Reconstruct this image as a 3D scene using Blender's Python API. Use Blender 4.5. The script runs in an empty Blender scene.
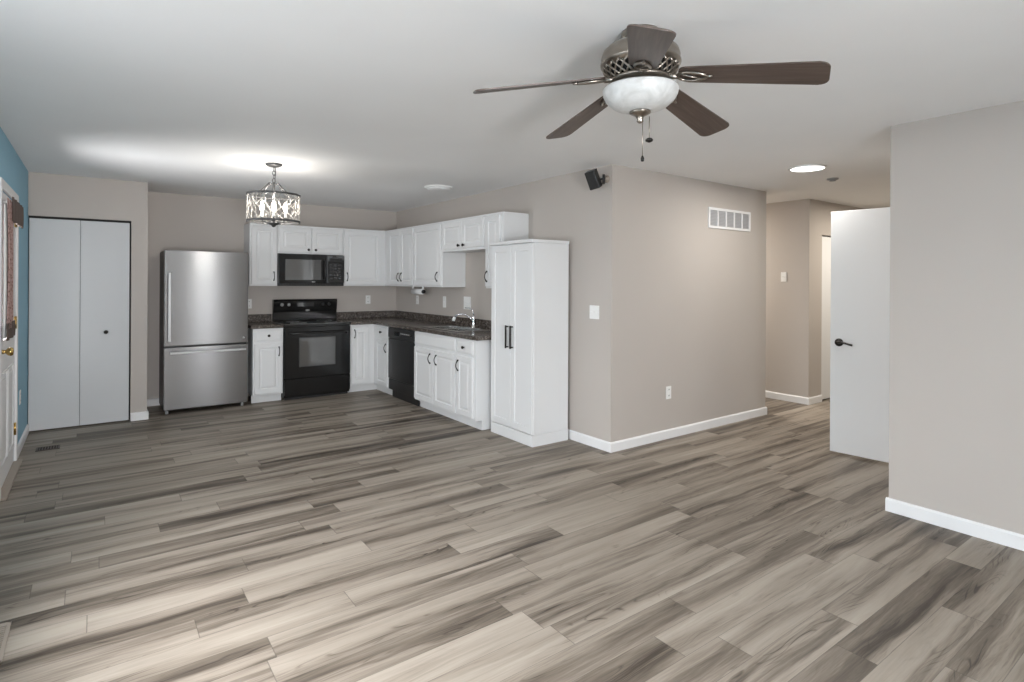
import bpy, bmesh, math, random
from mathutils import Vector, Matrix
random.seed(7)
SC = bpy.context.scene
COL = SC.collection
PI = math.pi

# ------------------------------------------------------------------ camera
W, H_ = 1024, 682
F_PX, YAW, ROLL, CAM_H, HORIZON = 569.5, 0.6321, 0.0055, 1.441, 281.45
cam_d = bpy.data.cameras.new('camera')
cam = bpy.data.objects.new('camera', cam_d); COL.objects.link(cam)
cam_d.sensor_width = 36.0
cam_d.lens = F_PX / W * 36.0
cam_d.shift_x = 0.0
cam_d.shift_y = -(H_ / 2 - HORIZON) / W
cam_d.clip_start = 0.02
cam.matrix_world = (Matrix.Translation((0, 0, CAM_H)) @ Matrix.Rotation(-YAW, 4, 'Z')
                    @ Matrix.Rotation(PI / 2, 4, 'X') @ Matrix.Rotation(ROLL, 4, 'Z'))
SC.camera = cam

# ------------------------------------------------------------------ world and light
SC.view_settings.view_transform = 'Standard'
SC.view_settings.look = 'None'
SC.view_settings.exposure = 0.2
SC.view_settings.gamma = 1.0
SC.view_settings.use_curve_mapping = False
wd = bpy.data.worlds.new('sky'); SC.world = wd; wd.use_nodes = True
wn = wd.node_tree.nodes['Background']
wn.inputs[0].default_value = (0.86, 0.93, 1.0, 1); wn.inputs[1].default_value = 1.6


def area(name, loc, rot, sx, sy, power, color=(1, 1, 1), spread=180):
    d = bpy.data.lights.new(name, 'AREA'); d.shape = 'RECTANGLE'; d.size = sx; d.size_y = sy
    d.energy = power; d.color = color; d.spread = math.radians(spread)
    o = bpy.data.objects.new(name, d); COL.objects.link(o); o.location = loc; o.rotation_euler = rot
    return o


def point(name, loc, power, color=(1, 1, 1), r=0.02):
    d = bpy.data.lights.new(name, 'POINT'); d.energy = power; d.color = color; d.shadow_soft_size = r
    o = bpy.data.objects.new(name, d); COL.objects.link(o); o.location = loc
    return o


area('rear_window_fill', (0.02, -3.1, 0.75), (PI / 2 + 0.25, 0, 0), 1.0, 1.7, 370, (0.98, 0.98, 1.0))  # added daylight fill behind the camera, tilted up towards the ceiling
area('daylight_patio_door', (2.35, -2.75, 1.12), (PI / 2, 0, 0), 0.55, 2.1, 17, (0.98, 0.98, 1.0))
area('daylight_door_window', (-0.95, 5.42, 1.25), (PI / 2 + 0.15, 0, -PI / 2), 0.7, 1.1, 68, (0.98, 0.98, 1.0))
area('daylight_side_window', (-1.25, 1.5, 2.25), (PI / 2 - 0.85, 0, -PI / 2), 2.6, 1.3, 300, (0.98, 0.98, 1.0))

# ------------------------------------------------------------------ materials
MATS = {}


def mat(name, col=(0.8, 0.8, 0.8), rough=0.5, metal=0.0, spec=0.5, emit=None, es=0.0, coat=0.0, trans=0.0, aniso=0.0):
    m = bpy.data.materials.new(name); m.use_nodes = True
    b = m.node_tree.nodes['Principled BSDF']
    b.inputs['Base Color'].default_value = (*col, 1)
    b.inputs['Roughness'].default_value = rough
    b.inputs['Metallic'].default_value = metal
    b.inputs['Specular IOR Level'].default_value = spec
    b.inputs['Coat Weight'].default_value = coat
    b.inputs['Transmission Weight'].default_value = trans
    b.inputs['Anisotropic'].default_value = aniso
    if emit:
        b.inputs['Emission Color'].default_value = (*emit, 1); b.inputs['Emission Strength'].default_value = es
    MATS[name] = m
    return m


class G:
    """small node-graph helper"""
    def __init__(s, m): s.t = m.node_tree; s.n = s.t.nodes; s.b = s.n['Principled BSDF']
    def new(s, typ, **k):
        n = s.n.new(typ)
        for a, v in k.items(): setattr(n, a, v)
        return n
    def link(s, a, b): s.t.links.new(a, b)
    def val(s, sock, v):
        if isinstance(v, bpy.types.NodeSocket): s.link(v, sock)
        else: sock.default_value = v
    def m(s, op, a, b=0.0, c=0.0, clamp=False):
        n = s.new('ShaderNodeMath', operation=op, use_clamp=clamp)
        s.val(n.inputs[0], a); s.val(n.inputs[1], b); s.val(n.inputs[2], c)
        return n.outputs[0]
    def xyz(s, x, y, z):
        n = s.new('ShaderNodeCombineXYZ'); s.val(n.inputs[0], x); s.val(n.inputs[1], y); s.val(n.inputs[2], z)
        return n.outputs[0]
    def coord(s, kind='Object'): return s.new('ShaderNodeTexCoord').outputs[kind]
    def sep(s, v):
        n = s.new('ShaderNodeSeparateXYZ'); s.link(v, n.inputs[0]); return n.outputs
    def noise(s, vec, scale=5, detail=3, rough=0.5, dist=0.0):
        n = s.new('ShaderNodeTexNoise'); s.link(vec, n.inputs['Vector'])
        n.inputs['Scale'].default_value = scale; n.inputs['Detail'].default_value = detail
        n.inputs['Roughness'].default_value = rough; n.inputs['Distortion'].default_value = dist
        return n.outputs['Fac']
    def white(s, vec):
        n = s.new('ShaderNodeTexWhiteNoise', noise_dimensions='3D'); s.link(vec, n.inputs['Vector'])
        return n.outputs['Color']
    def ramp(s, fac, stops):
        n = s.new('ShaderNodeValToRGB'); s.link(fac, n.inputs[0]); e = n.color_ramp.elements
        while len(e) < len(stops): e.new(0.5)
        for q, (p, c) in zip(e, stops):
            q.position = p; q.color = (*c, 1) if len(c) == 3 else c
        return n.outputs[0]
    def mix(s, f, a, b, mode='MIX'):
        n = s.new('ShaderNodeMix', data_type='RGBA', blend_type=mode)
        s.val(n.inputs[0], f)
        for k, v in ((6, a), (7, b)):
            if isinstance(v, tuple): v = (*v, 1)
            s.val(n.inputs[k], v)
        return n.outputs[2]
    def bump(s, h, strength=0.2, dist=0.01):
        n = s.new('ShaderNodeBump'); n.inputs['Strength'].default_value = strength
        n.inputs['Distance'].default_value = dist; s.link(h, n.inputs['Height'])
        s.link(n.outputs[0], s.b.inputs['Normal'])


def paint(name, col, rough=0.6, tex=0.06):
    m = mat(name, col, rough, spec=0.3); g = G(m)
    c = g.coord()
    n = g.noise(c, 160, 2); g.bump(n, tex, 0.003)
    n2 = g.noise(c, 1.6, 2)
    k = g.m('ADD', g.m('MULTIPLY', n2, 0.06), 0.97)
    g.link(g.mix(1.0, col, g.xyz(k, k, k), 'MULTIPLY'), g.b.inputs['Base Color'])
    return m


M_wall = paint('greige_paint', (0.50, 0.458, 0.420))
M_blue = paint('blue_paint', (0.265, 0.485, 0.615))
M_ceil = paint('ceiling_paint', (0.88, 0.88, 0.875), 0.8, 0.1)
M_trim = paint('white_trim_paint', (0.80, 0.80, 0.80), 0.4, 0.02)
M_cab = paint('white_cabinet_paint', (0.74, 0.745, 0.745), 0.38, 0.02)
M_door = paint('white_door_paint', (0.80, 0.805, 0.805), 0.45, 0.03)
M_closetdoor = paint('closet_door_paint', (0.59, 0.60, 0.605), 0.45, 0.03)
M_dark = mat('dark_gap', (0.02, 0.019, 0.018), 0.8)
M_bronze = mat('dark_bronze', (0.022, 0.019, 0.017), 0.35, 0.6)
M_black = mat('black_enamel', (0.011, 0.011, 0.011), 0.12, spec=0.5)
M_blackm = mat('black_plastic', (0.016, 0.016, 0.016), 0.4)
M_blackglass = mat('black_glass', (0.02, 0.02, 0.02), 0.04, spec=0.9, coat=1.0)
M_ovenglass = mat('oven_window_glass', (0.17, 0.17, 0.167), 0.05, metal=0.55, spec=1.0)
M_dish = mat('black_satin_steel', (0.016, 0.016, 0.016), 0.28)
M_chrome = mat('chrome', (0.75, 0.75, 0.76), 0.10, 1.0)
M_nickel = mat('brushed_nickel', (0.33, 0.295, 0.255), 0.30, 1.0)
M_sink = mat('sink_steel', (0.72, 0.72, 0.71), 0.22, 1.0)
M_brass = mat('brass', (0.60, 0.42, 0.16), 0.25, 1.0)
M_white = mat('white_plastic', (0.82, 0.82, 0.80), 0.4)
M_paper = mat('paper', (0.85, 0.85, 0.84), 0.8)
M_grey = mat('grey_plastic', (0.36, 0.36, 0.36), 0.5)
M_iron = mat('weathered_iron', (0.10, 0.10, 0.10), 0.45, 0.7)
M_wire = mat('silver_wire', (0.48, 0.46, 0.43), 0.45, 0.7)
M_bulb = mat('glowing_bulb', (1, 0.95, 0.85), 0.4, emit=(1.0, 0.93, 0.82), es=14)
M_led = mat('lit_diffuser', (1, 1, 1), 0.5, emit=(1.0, 0.98, 0.94), es=4.0)
M_seeded = mat('white_lens', (0.80, 0.80, 0.79), 0.4)
M_brownfab = mat('brown_cloth', (0.105, 0.075, 0.062), 0.9)
M_sheer = mat('sheer_cloth', (0.85, 0.85, 0.83), 0.9)
M_mark = mat('silver_print', (0.55, 0.55, 0.55), 0.4, 0.5)
M_tan = mat('tan_register', (0.34, 0.29, 0.24), 0.45)
M_darkreg = mat('brown_register', (0.075, 0.055, 0.045), 0.45, 0.3)


def steel():
    m = mat('brushed_stainless', (0.36, 0.36, 0.363), 0.23, 1.0, aniso=0.92); g = G(m)
    g.link(g.xyz(0.0, 0.0, 1.0), g.b.inputs['Tangent'])
    return m


M_steel = steel()


def alabaster():
    m = mat('alabaster_glass', (0.74, 0.745, 0.73), 0.3, emit=(1, 1, 1), es=0.0); g = G(m)
    n = g.noise(g.coord(), 9, 4, 0.6, 1.5)
    g.link(g.ramp(n, [(0.3, (0.50, 0.50, 0.485)), (0.65, (0.66, 0.66, 0.65))]), g.b.inputs['Base Color'])
    g.b.inputs['Subsurface Weight'].default_value = 0.0
    return m


M_bowl = alabaster()


def blade_wood():
    m = mat('dark_walnut', (0.1, 0.07, 0.055), 0.42); g = G(m)
    c = g.sep(g.coord())
    v = g.xyz(g.m('MULTIPLY', c[0], 4), g.m('MULTIPLY', c[1], 70), c[2])
    n = g.noise(v, 1.0, 4, 0.6, 0.4)
    g.link(g.ramp(n, [(0.25, (0.050, 0.034, 0.027)), (0.55, (0.088, 0.062, 0.050)), (0.8, (0.128, 0.094, 0.077))]), g.b.inputs['Base Color'])
    return m


M_blade = blade_wood()


def granite():
    m = mat('brown_granite', (0.08, 0.07, 0.06), 0.22); g = G(m)
    c = g.coord()
    v = g.new('ShaderNodeTexVoronoi'); g.link(c, v.inputs['Vector']); v.inputs['Scale'].default_value = 120
    n = g.noise(c, 24, 4, 0.7)
    k = g.m('ADD', g.m('MULTIPLY', v.outputs['Color'], 0.5), g.m('MULTIPLY', n, 0.5))
    g.link(g.ramp(k, [(0.28, (0.016, 0.013, 0.011)), (0.48, (0.062, 0.050, 0.042)), (0.6, (0.13, 0.108, 0.092)), (0.78, (0.30, 0.27, 0.24))]), g.b.inputs['Base Color'])
    return m


M_granite = granite()


def floral():
    m = mat('floral_cloth', (0.3, 0.2, 0.18), 0.95); g = G(m)
    c = g.coord()
    v = g.new('ShaderNodeTexVoronoi'); g.link(c, v.inputs['Vector']); v.inputs['Scale'].default_value = 55
    n = g.noise(c, 90, 3, 0.6, 1.0)
    k = g.m('ADD', g.m('MULTIPLY', v.outputs['Distance'], 0.7), g.m('MULTIPLY', n, 0.6))
    g.link(g.ramp(k, [(0.3, (0.05, 0.028, 0.022)), (0.5, (0.26, 0.15, 0.13)), (0.7, (0.40, 0.27, 0.25))]), g.b.inputs['Base Color'])
    return m


M_floral = floral()


def glass_pane():
    m = bpy.data.materials.new('window_glass'); m.use_nodes = True; t = m.node_tree
    for n in list(t.nodes): t.nodes.remove(n)
    o = t.nodes.new('ShaderNodeOutputMaterial'); mx = t.nodes.new('ShaderNodeMixShader')
    a = t.nodes.new('ShaderNodeBsdfTransparent'); b = t.nodes.new('ShaderNodeBsdfGlossy'); b.inputs['Roughness'].default_value = 0.02
    mx.inputs[0].default_value = 0.08
    t.links.new(a.outputs[0], mx.inputs[1]); t.links.new(b.outputs[0], mx.inputs[2]); t.links.new(mx.outputs[0], o.inputs[0])
    return m


M_glass = glass_pane()


def planks():
    m = mat('grey_oak_planks', (0.3, 0.27, 0.24), 0.4, spec=0.3); g = G(m)
    PW, PL = 0.152, 1.22
    c = g.sep(g.coord()); u, v = c[0], c[1]
    vr = g.m('DIVIDE', g.m('ADD', v, 10.03), PW); row = g.m('FLOOR', vr)
    off = g.m('MULTIPLY', g.sep(g.white(g.xyz(row, 3.1, 7.7)))[0], PL)
    ur = g.m('DIVIDE', g.m('ADD', g.m('ADD', u, 20.0), off), PL); colm = g.m('FLOOR', ur)
    rnd = g.sep(g.white(g.xyz(row, colm, 1.3)))
    fu, fv = g.m('FRACT', ur), g.m('FRACT', vr)
    # board-by-board grain: long soft bands, fine streaks and cathedral figure
    o1, o2 = g.m('MULTIPLY', rnd[0], 91.0), g.m('MULTIPLY', rnd[1], 47.0)
    def gn(fu_, fv_, seed, detail=3, rough=0.55, dist=0.4):      # noise in board space, stretched along the board
        return g.noise(g.xyz(g.m('ADD', g.m('MULTIPLY', u, fu_), o1), g.m('ADD', g.m('MULTIPLY', v, fv_), o2), seed), 1.0, detail, rough, dist)
    fine = gn(5.0, 150.0, 3.0, 3, 0.6, 0.3)
    wob = gn(1.3, 5.0, 11.0, 3, 0.55, 0.2)
    vw = g.m('ADD', v, g.m('MULTIPLY', g.m('SUBTRACT', wob, 0.5), 0.09))      # the grain wanders a little across the board
    def gw(fu_, fv_, seed, detail, rough):
        return g.noise(g.xyz(g.m('ADD', g.m('MULTIPLY', u, fu_), o1), g.m('ADD', g.m('MULTIPLY', vw, fv_), o2), seed), 1.0, detail, rough, 0.5)
    broad = gw(0.55, 7.0, 0.0, 3, 0.5)
    streak = gw(1.3, 30.0, 5.0, 5, 0.66)
    patch = g.m('MULTIPLY', g.m('SUBTRACT', gn(0.9, 6.0, 41.0, 2), 0.34), 3.2, clamp=True)
    # cathedral figure in a darker stripe somewhere across the board
    cen = g.m('ADD', g.m('MULTIPLY', rnd[0], 0.8), 0.1)
    dist_ = g.m('ABSOLUTE', g.m('SUBTRACT', g.m('ADD', fv, g.m('MULTIPLY', g.m('SUBTRACT', wob, 0.5), 0.7)), cen))
    band = g.m('SUBTRACT', 1.0, g.m('DIVIDE', dist_, 0.34), clamp=True)
    on = g.m('MULTIPLY', g.m('SUBTRACT', gn(0.5, 1.0, 21.0, 1), 0.40), 5.0, clamp=True)
    band = g.m('MULTIPLY', band, on)
    arch = gn(1.1, 6.5, 17.0, 2, 0.5, 0.3)
    lines = g.m('ABSOLUTE', g.m('SINE', g.m('MULTIPLY', g.m('ADD', arch, g.m('MULTIPLY', fv, 0.35)), 58.0)))
    lines = g.m('SUBTRACT', 1.0, g.m('MULTIPLY', lines, 2.2), clamp=True)
    gate = g.m('MULTIPLY', g.m('SUBTRACT', gn(3.0, 26.0, 31.0, 2), 0.42), 6.0, clamp=True)
    lines = g.m('MULTIPLY', g.m('MULTIPLY', lines, gate), g.m('ADD', g.m('MULTIPLY', band, 0.9), 0.08))
    # knots and mineral streaks
    knots = gn(2.4, 13.0, 9.0, 2, 0.5, 1.2)
    knot = g.m('MULTIPLY', g.m('SUBTRACT', knots, 0.70, clamp=True), 2.4, clamp=True)
    t = g.m('ADD', 0.56, g.m('MULTIPLY', g.m('SUBTRACT', broad, 0.5), 1.25))
    t = g.m('ADD', t, g.m('MULTIPLY', g.m('MULTIPLY', g.m('SUBTRACT', streak, 0.52), patch), 1.25))
    t = g.m('ADD', t, g.m('MULTIPLY', g.m('SUBTRACT', fine, 0.5), 0.34))
    t = g.m('ADD', t, g.m('MULTIPLY', g.m('SUBTRACT', rnd[2], 0.5), 0.26))
    t = g.m('SUBTRACT', t, g.m('MULTIPLY', band, 0.24))
    t = g.m('SUBTRACT', t, g.m('MULTIPLY', lines, 0.40))
    t = g.m('SUBTRACT', t, knot)
    colr = g.ramp(t, [(0.12, (0.050, 0.039, 0.030)), (0.36, (0.148, 0.122, 0.096)), (0.58, (0.275, 0.236, 0.193)), (0.88, (0.37, 0.326, 0.273))])
    eu = g.m('LESS_THAN', g.m('MINIMUM', fu, g.m('SUBTRACT', 1.0, fu)), 0.0016)
    ev = g.m('LESS_THAN', g.m('MINIMUM', fv, g.m('SUBTRACT', 1.0, fv)), 0.008)
    edge = g.m('MAXIMUM', eu, ev)
    colr = g.mix(g.m('MULTIPLY', edge, 0.5), colr, (0.06, 0.05, 0.042))
    g.link(colr, g.b.inputs['Base Color'])
    g.link(g.m('ADD', g.m('MULTIPLY', fine, 0.2), 0.38), g.b.inputs['Roughness'])
    g.bump(g.m('SUBTRACT', g.m('MULTIPLY', fine, 0.25), edge), 0.12, 0.002)
    return m


M_floor = planks()

# ------------------------------------------------------------------ mesh helpers


class MB:
    def __init__(s): s.b = bmesh.new()
    def box(s, x0, x1, y0, y1, z0, z1, bev=0.0, seg=2):
        r = bmesh.ops.create_cube(s.b, size=1.0); vs = r['verts']
        for v in vs:
            v.co = Vector((x0 + (v.co.x + .5) * (x1 - x0), y0 + (v.co.y + .5) * (y1 - y0), z0 + (v.co.z + .5) * (z1 - z0)))
        if bev > 0:
            es = list({e for v in vs for e in v.link_edges})
            bmesh.ops.bevel(s.b, geom=es, offset=bev, segments=seg, profile=0.5, affect='EDGES')
        return s
    def lathe(s, prof, seg=32, c=(0, 0, 0), axis='Z'):
        """prof: list of (r, z)"""
        rings = []
        for r, z in prof:
            ring = []
            if r < 1e-6:
                ring = [s.b.verts.new((0, 0, z))]
            else:
                for i in range(seg):
                    a = 2 * PI * i / seg; ring.append(s.b.verts.new((r * math.cos(a), r * math.sin(a), z)))
            rings.append(ring)
        for a, b in zip(rings, rings[1:]):
            for i in range(seg):
                j = (i + 1) % seg
                if len(a) == 1 and len(b) == 1: continue
                if len(a) == 1: f = [a[0], b[i], b[j]]
                elif len(b) == 1: f = [a[i], b[0], a[j]]
                else: f = [a[i], b[i], b[j], a[j]]
                fc = s.b.faces.new(f); fc.smooth = True
        closed = abs(prof[0][0] - prof[-1][0]) + abs(prof[0][1] - prof[-1][1]) < 1e-7
        for ring in () if closed else (rings[0], rings[-1]):
            if len(ring) > 1:
                s.b.faces.new(ring)
        M = Matrix.Translation(c)
        if axis == 'X': M = M @ Matrix.Rotation(PI / 2, 4, 'Y')
        if axis == '-X': M = M @ Matrix.Rotation(-PI / 2, 4, 'Y')
        if axis == 'Y': M = M @ Matrix.Rotation(-PI / 2, 4, 'X')
        if axis == '-Y': M = M @ Matrix.Rotation(PI / 2, 4, 'X')
        bmesh.ops.transform(s.b, matrix=M, verts=[v for r in rings for v in r])
        return s
    def tube(s, pts, r, seg=8, closed=False):
        pts = [Vector(p) for p in pts]; n = len(pts)
        rr = r if isinstance(r, (list, tuple)) else [r] * n
        rings = []; up = None
        for i, p in enumerate(pts):
            if closed: d = (pts[(i + 1) % n] - pts[i - 1])
            else: d = pts[min(i + 1, n - 1)] - pts[max(i - 1, 0)]
            d.normalize()
            if up is None: up = Vector((0, 0, 1)) if abs(d.z) < .9 else Vector((1, 0, 0))
            x = up - d * up.dot(d)
            if x.length < 1e-4: x = d.orthogonal()
            x.normalize(); y = d.cross(x); up = x
            rings.append([s.b.verts.new(p + (x * math.cos(2 * PI * k / seg) + y * math.sin(2 * PI * k / seg)) * rr[i]) for k in range(seg)])
        prs = list(zip(rings, rings[1:])) + ([(rings[-1], rings[0])] if closed else [])
        for a, b in prs:
            for k in range(seg):
                f = s.b.faces.new([a[k], a[(k + 1) % seg], b[(k + 1) % seg], b[k]]); f.smooth = True
        if not closed:
            s.b.faces.new(rings[0]); s.b.faces.new(rings[-1])
        return s
    def prism(s, poly, z0, z1, M=None, bev=0.0):
        """poly of (x, y) pushed from z0 to z1"""
        a = [s.b.verts.new((x, y, z0)) for x, y in poly]; b = [s.b.verts.new((x, y, z1)) for x, y in poly]
        n = len(poly); s.b.faces.new(a[::-1]); s.b.faces.new(b)
        for i in range(n):
            j = (i + 1) % n; s.b.faces.new([a[i], a[j], b[j], b[i]])
        vs = a + b
        if bev:
            es = list({e for v in vs for e in v.link_edges})
            r = bmesh.ops.bevel(s.b, geom=es, offset=bev, segments=2, profile=0.5, affect='EDGES')
            vs = list({v for f in r['faces'] for v in f.verts} | {v for v in vs if v.is_valid})
        if M is not None: bmesh.ops.transform(s.b, matrix=M, verts=vs)
        return s
    def rings(s, rects, back):
        """panelled slab: rects = [(x0,x1,z0,z1,y)...] from the outside in; back = y of the rear face"""
        def rv(r): return [s.b.verts.new(p) for p in ((r[0], r[4], r[2]), (r[1], r[4], r[2]), (r[1], r[4], r[3]), (r[0], r[4], r[3]))]
        R = [rv((*rects[0][:4], back))] + [rv(r) for r in rects]
        s.b.faces.new(R[0][::-1])
        for a, b in zip(R, R[1:]):
            for i in range(4):
                j = (i + 1) % 4; s.b.faces.new([a[i], a[j], b[j], b[i]])
        s.b.faces.new(R[-1])
        return s
    def xf(s, M): bmesh.ops.transform(s.b, matrix=M, verts=s.b.verts); return s
    def build(s, name, m, parent=None, loc=None):
        bmesh.ops.recalc_face_normals(s.b, faces=s.b.faces)
        me = bpy.data.meshes.new(name); s.b.to_mesh(me); s.b.free()
        me.materials.append(m)
        o = bpy.data.objects.new(name, me); COL.objects.link(o)
        if parent is not None: o.parent = parent
        if loc: o.location = loc
        return o


def box(*a, **k): return MB().box(*a, **k)


def tag(o, label, cat, group=None, kind=None):
    o['label'] = label; o['category'] = cat
    if group: o['group'] = group
    if kind: o['kind'] = kind
    return o


def thing(name, label, cat, loc, rot=0.0, group=None):
    o = bpy.data.objects.new(name, None); COL.objects.link(o)
    o.empty_display_size = 0.1
    o.location = loc; o.rotation_euler = (0, 0, rot)
    return tag(o, label, cat, group)


def struct(o, label, cat):
    return tag(o, label, cat, kind='structure')


def copy_tree(o, parent=None):
    c = o.copy(); COL.objects.link(c)
    if parent is not None: c.parent = parent
    for ch in list(o.children): copy_tree(ch, c)
    return c


RS = -PI / 2      # things standing against the sink wall: local x runs to -Y, local y runs to +X

# ------------------------------------------------------------------ the room
XL, XS, YB, XE, YK, YC, XC, XR, YR, XH, YH, CH = -0.506, 3.528, 3.391, 5.934, 7.66, 6.958, 0.438, 4.067, 1.498, 6.83, 3.366, 2.44
YREAR = -2.6
struct(box(-0.64, 9.2, YREAR - .12, 7.8, -0.12, 0).build('floor', M_floor), 'grey-brown wood plank floor running through the whole room', 'floor')
struct(box(-0.64, 9.2, YREAR - .12, 7.8, CH, CH + .12).build('ceiling', M_ceil), 'smooth white flat ceiling over the whole room', 'ceiling')

DY0, DY1, DZ = 4.97, 5.88, 2.035          # outside door opening in the blue wall
m = MB()
m.box(XL - .12, XL, YREAR, .3, 0, CH).box(XL - .12, XL, 2.9, DY0, 0, CH).box(XL - .12, XL, DY1, 7.78, 0, CH)
m.box(XL - .12, XL, DY0, DY1, DZ, CH).box(XL - .12, XL, .3, 2.9, 0, .75).box(XL - .12, XL, .3, 2.9, 2.1, CH)
struct(m.build('wall_left', M_blue), 'blue painted side wall holding the white outside door', 'wall')
struct(box(XL, 9.1, YK, YK + .12, 0, CH).build('wall_back', M_wall), 'greige wall behind the fridge and the range', 'wall')
CX1 = 0.297                                # closet opening: from the blue wall to here
m = MB().box(CX1, XC, YC, YC + .1, 0, CH).box(XL, CX1, YC, YC + .1, 2.035, CH).box(XC - .1, XC, YC + .1, YK, 0, CH)
struct(m.build('wall_closet', M_wall), 'greige wall around the white folding closet doors', 'wall')
struct(box(XS, XE, YB, YK, 0, CH).build('wall_center', M_wall), 'greige wall block between kitchen and hall with the air return grille', 'wall')
struct(box(XR, XR + .12, YREAR, YR, 0, CH).build('wall_right', M_wall), 'greige wall with white baseboard ending beside the open white hall door', 'wall')
HX0, HX1 = 5.10, 5.90
m = MB().box(XR + .12, HX0, YR - .12, YR, 0, CH).box(HX1, 9.1, YR - .12, YR, 0, CH).box(HX0, HX1, YR - .12, YR, 2.05, CH)
struct(m.build('wall_hall_near', M_wall), 'greige hall wall the open white door is hinged on', 'wall')
KX0, KX1 = 7.14, 7.92
m = MB().box(XH, XH + .1, YH, YK, 0, CH).box(XH + .1, KX0, YH, YH + .1, 0, CH).box(KX1, 9.1, YH, YH + .1, 0, CH).box(KX0, KX1, YH, YH + .1, 2.03, CH)
struct(m.build('wall_hall_far', M_wall), 'shaded greige wall at the far end of the hall with a light switch', 'wall')
struct(box(9.1, 9.2, YREAR, 7.78, 0, CH).build('wall_hall_end', M_wall), 'greige wall closing the hall behind the open door', 'wall')
m = MB()
m.box(XL - .12, -.42, YREAR - .12, YREAR, 0, CH).box(.53, 2.03, YREAR - .12, YREAR, 0, CH).box(2.67, 9.2, YREAR - .12, YREAR, 0, CH)
m.box(-.42, .53, YREAR - .12, YREAR, 0, .3).box(-.42, .53, YREAR - .12, YREAR, 2.15, CH)
m.box(2.03, 2.67, YREAR - .12, YREAR, 0, .06).box(2.03, 2.67, YREAR - .12, YREAR, 2.2, CH)
struct(m.build('wall_rear', M_wall), 'greige wall opposite the kitchen with a tall window', 'wall')


def window(name, label, loc, rot, w, z0, z1):
    t = bpy.data.objects.new(name, None); COL.objects.link(t); t.location = loc; t.rotation_euler = (0, 0, rot)
    struct(t, label, 'window')
    f = .05; y0, y1 = -.10, -.04
    m = MB().box(0, w, y0, y1, z0, z0 + f).box(0, w, y0, y1, z1 - f, z1).box(0, f, y0, y1, z0 + f, z1 - f).box(w - f, w, y0, y1, z0 + f, z1 - f)
    m.box(w / 2 - .02, w / 2 + .02, y0 + .01, y1 - .01, z0 + f, z1 - f)
    m.build('window_frame', M_trim, t)
    box(f, w - f, -.072, -.068, z0 + f, z1 - f).build('window_pane', M_glass, t)
    box(-.04, w + .04, -.04, .03, z0 - .03, z0 - .001, bev=.004).build('window_sill', M_trim, t)


window('window_1', 'tall window opposite the kitchen', (2.03, YREAR, 0), 0, .64, .06, 2.2)
window('window_2', 'wide window in the blue wall', (XL, 2.9, 0), RS, 2.6, .75, 2.1)
window('added_window_3', 'broad unseen window added opposite the closet doors for fill light', (-.42, YREAR, 0), 0, .95, .3, 2.15)  # unseen window, added as the way in for the rear fill


def skirting(name, label, x0, y0, x1, y1, side):
    """straight baseboard from (x0,y0) to (x1,y1); side = which way it sticks out (unit vector)"""
    t, hh = .014, .083
    m = MB()
    dx, dy = x1 - x0, y1 - y0; L = math.hypot(dx, dy); ux, uy = dx / L, dy / L
    prof = [(0, 0), (t, 0), (t, hh - .012), (t * .55, hh - .003), (.002, hh), (0, hh)]
    a = [m.b.verts.new((x0 + side[0] * p, y0 + side[1] * p, z)) for p, z in prof]
    b = [m.b.verts.new((x1 + side[0] * p, y1 + side[1] * p, z)) for p, z in prof]
    n = len(prof); m.b.faces.new(a); m.b.faces.new(b[::-1])
    for i in range(n): m.b.faces.new([a[i], a[(i + 1) % n], b[(i + 1) % n], b[i]])
    struct(m.build(name, M_trim), label, 'baseboard')


skirting('baseboard_left', 'white baseboard between outside door and closet', XL, 5.952, XL, YC, (1, 0))
skirting('baseboard_left_near', 'white baseboard under the blue wall before the outside door', XL, YREAR, XL, 4.898, (1, 0))
skirting('baseboard_closet', 'short white baseboard beside the closet doors', CX1 + .001, YC, XC + .014, YC, (0, -1))
skirting('baseboard_closet_side', 'white baseboard in the fridge recess', XC, YC, XC, YK, (1, 0))
skirting('baseboard_back', 'white baseboard behind the fridge', XC + .014, YK, 1.45, YK, (0, -1))
skirting('baseboard_center', 'white baseboard under the air return grille', XS - .014, YB, XE + .014, YB, (0, -1))
skirting('baseboard_center_left', 'white baseboard beside the tall white cupboard', XS, YB, XS, 4.58, (-1, 0))
skirting('baseboard_center_right', 'white baseboard on the passage side of the wall block', XE, YB, XE, YK, (1, 0))
skirting('baseboard_right', 'white baseboard under the nearest greige wall', XR, YREAR, XR, YR + .014, (-1, 0))
skirting('baseboard_right_end', 'white baseboard on the end of the nearest greige wall', XR, YR, HX0 - .07, YR, (0, 1))
skirting('baseboard_hall', 'white baseboard under the shaded hall wall', XH, YH - .014, XH, YK, (-1, 0))
skirting('baseboard_hall_end', 'short white baseboard beside the far hall door', XH, YH, KX0 - .002, YH, (0, -1))
skirting('baseboard_rear', 'white baseboard opposite the kitchen', 2.86, YREAR, XR - .014, YREAR, (0, 1))

# outside door in the blue wall -------------------------------------------------
d1 = bpy.data.objects.new('door_1', None); COL.objects.link(d1); d1.location = (XL, DY0, 0)
struct(d1, 'white outside door with curtained window and brass knob', 'door')
dw = DY1 - DY0


def dpanel(m, y0, y1, z0, z1):          # raised moulding rectangle on the door face
    b = .018
    for a in ((y0, y1, z0, z0 + b), (y0, y1, z1 - b, z1), (y0, y0 + b, z0, z1), (y1 - b, y1, z0, z1)):
        m.box(-.001, .008, a[0], a[1], a[2], a[3], bev=.003)
    m.box(-.001, .005, y0 + .05, y1 - .05, z0 + .05, z1 - .05, bev=.004)


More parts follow.
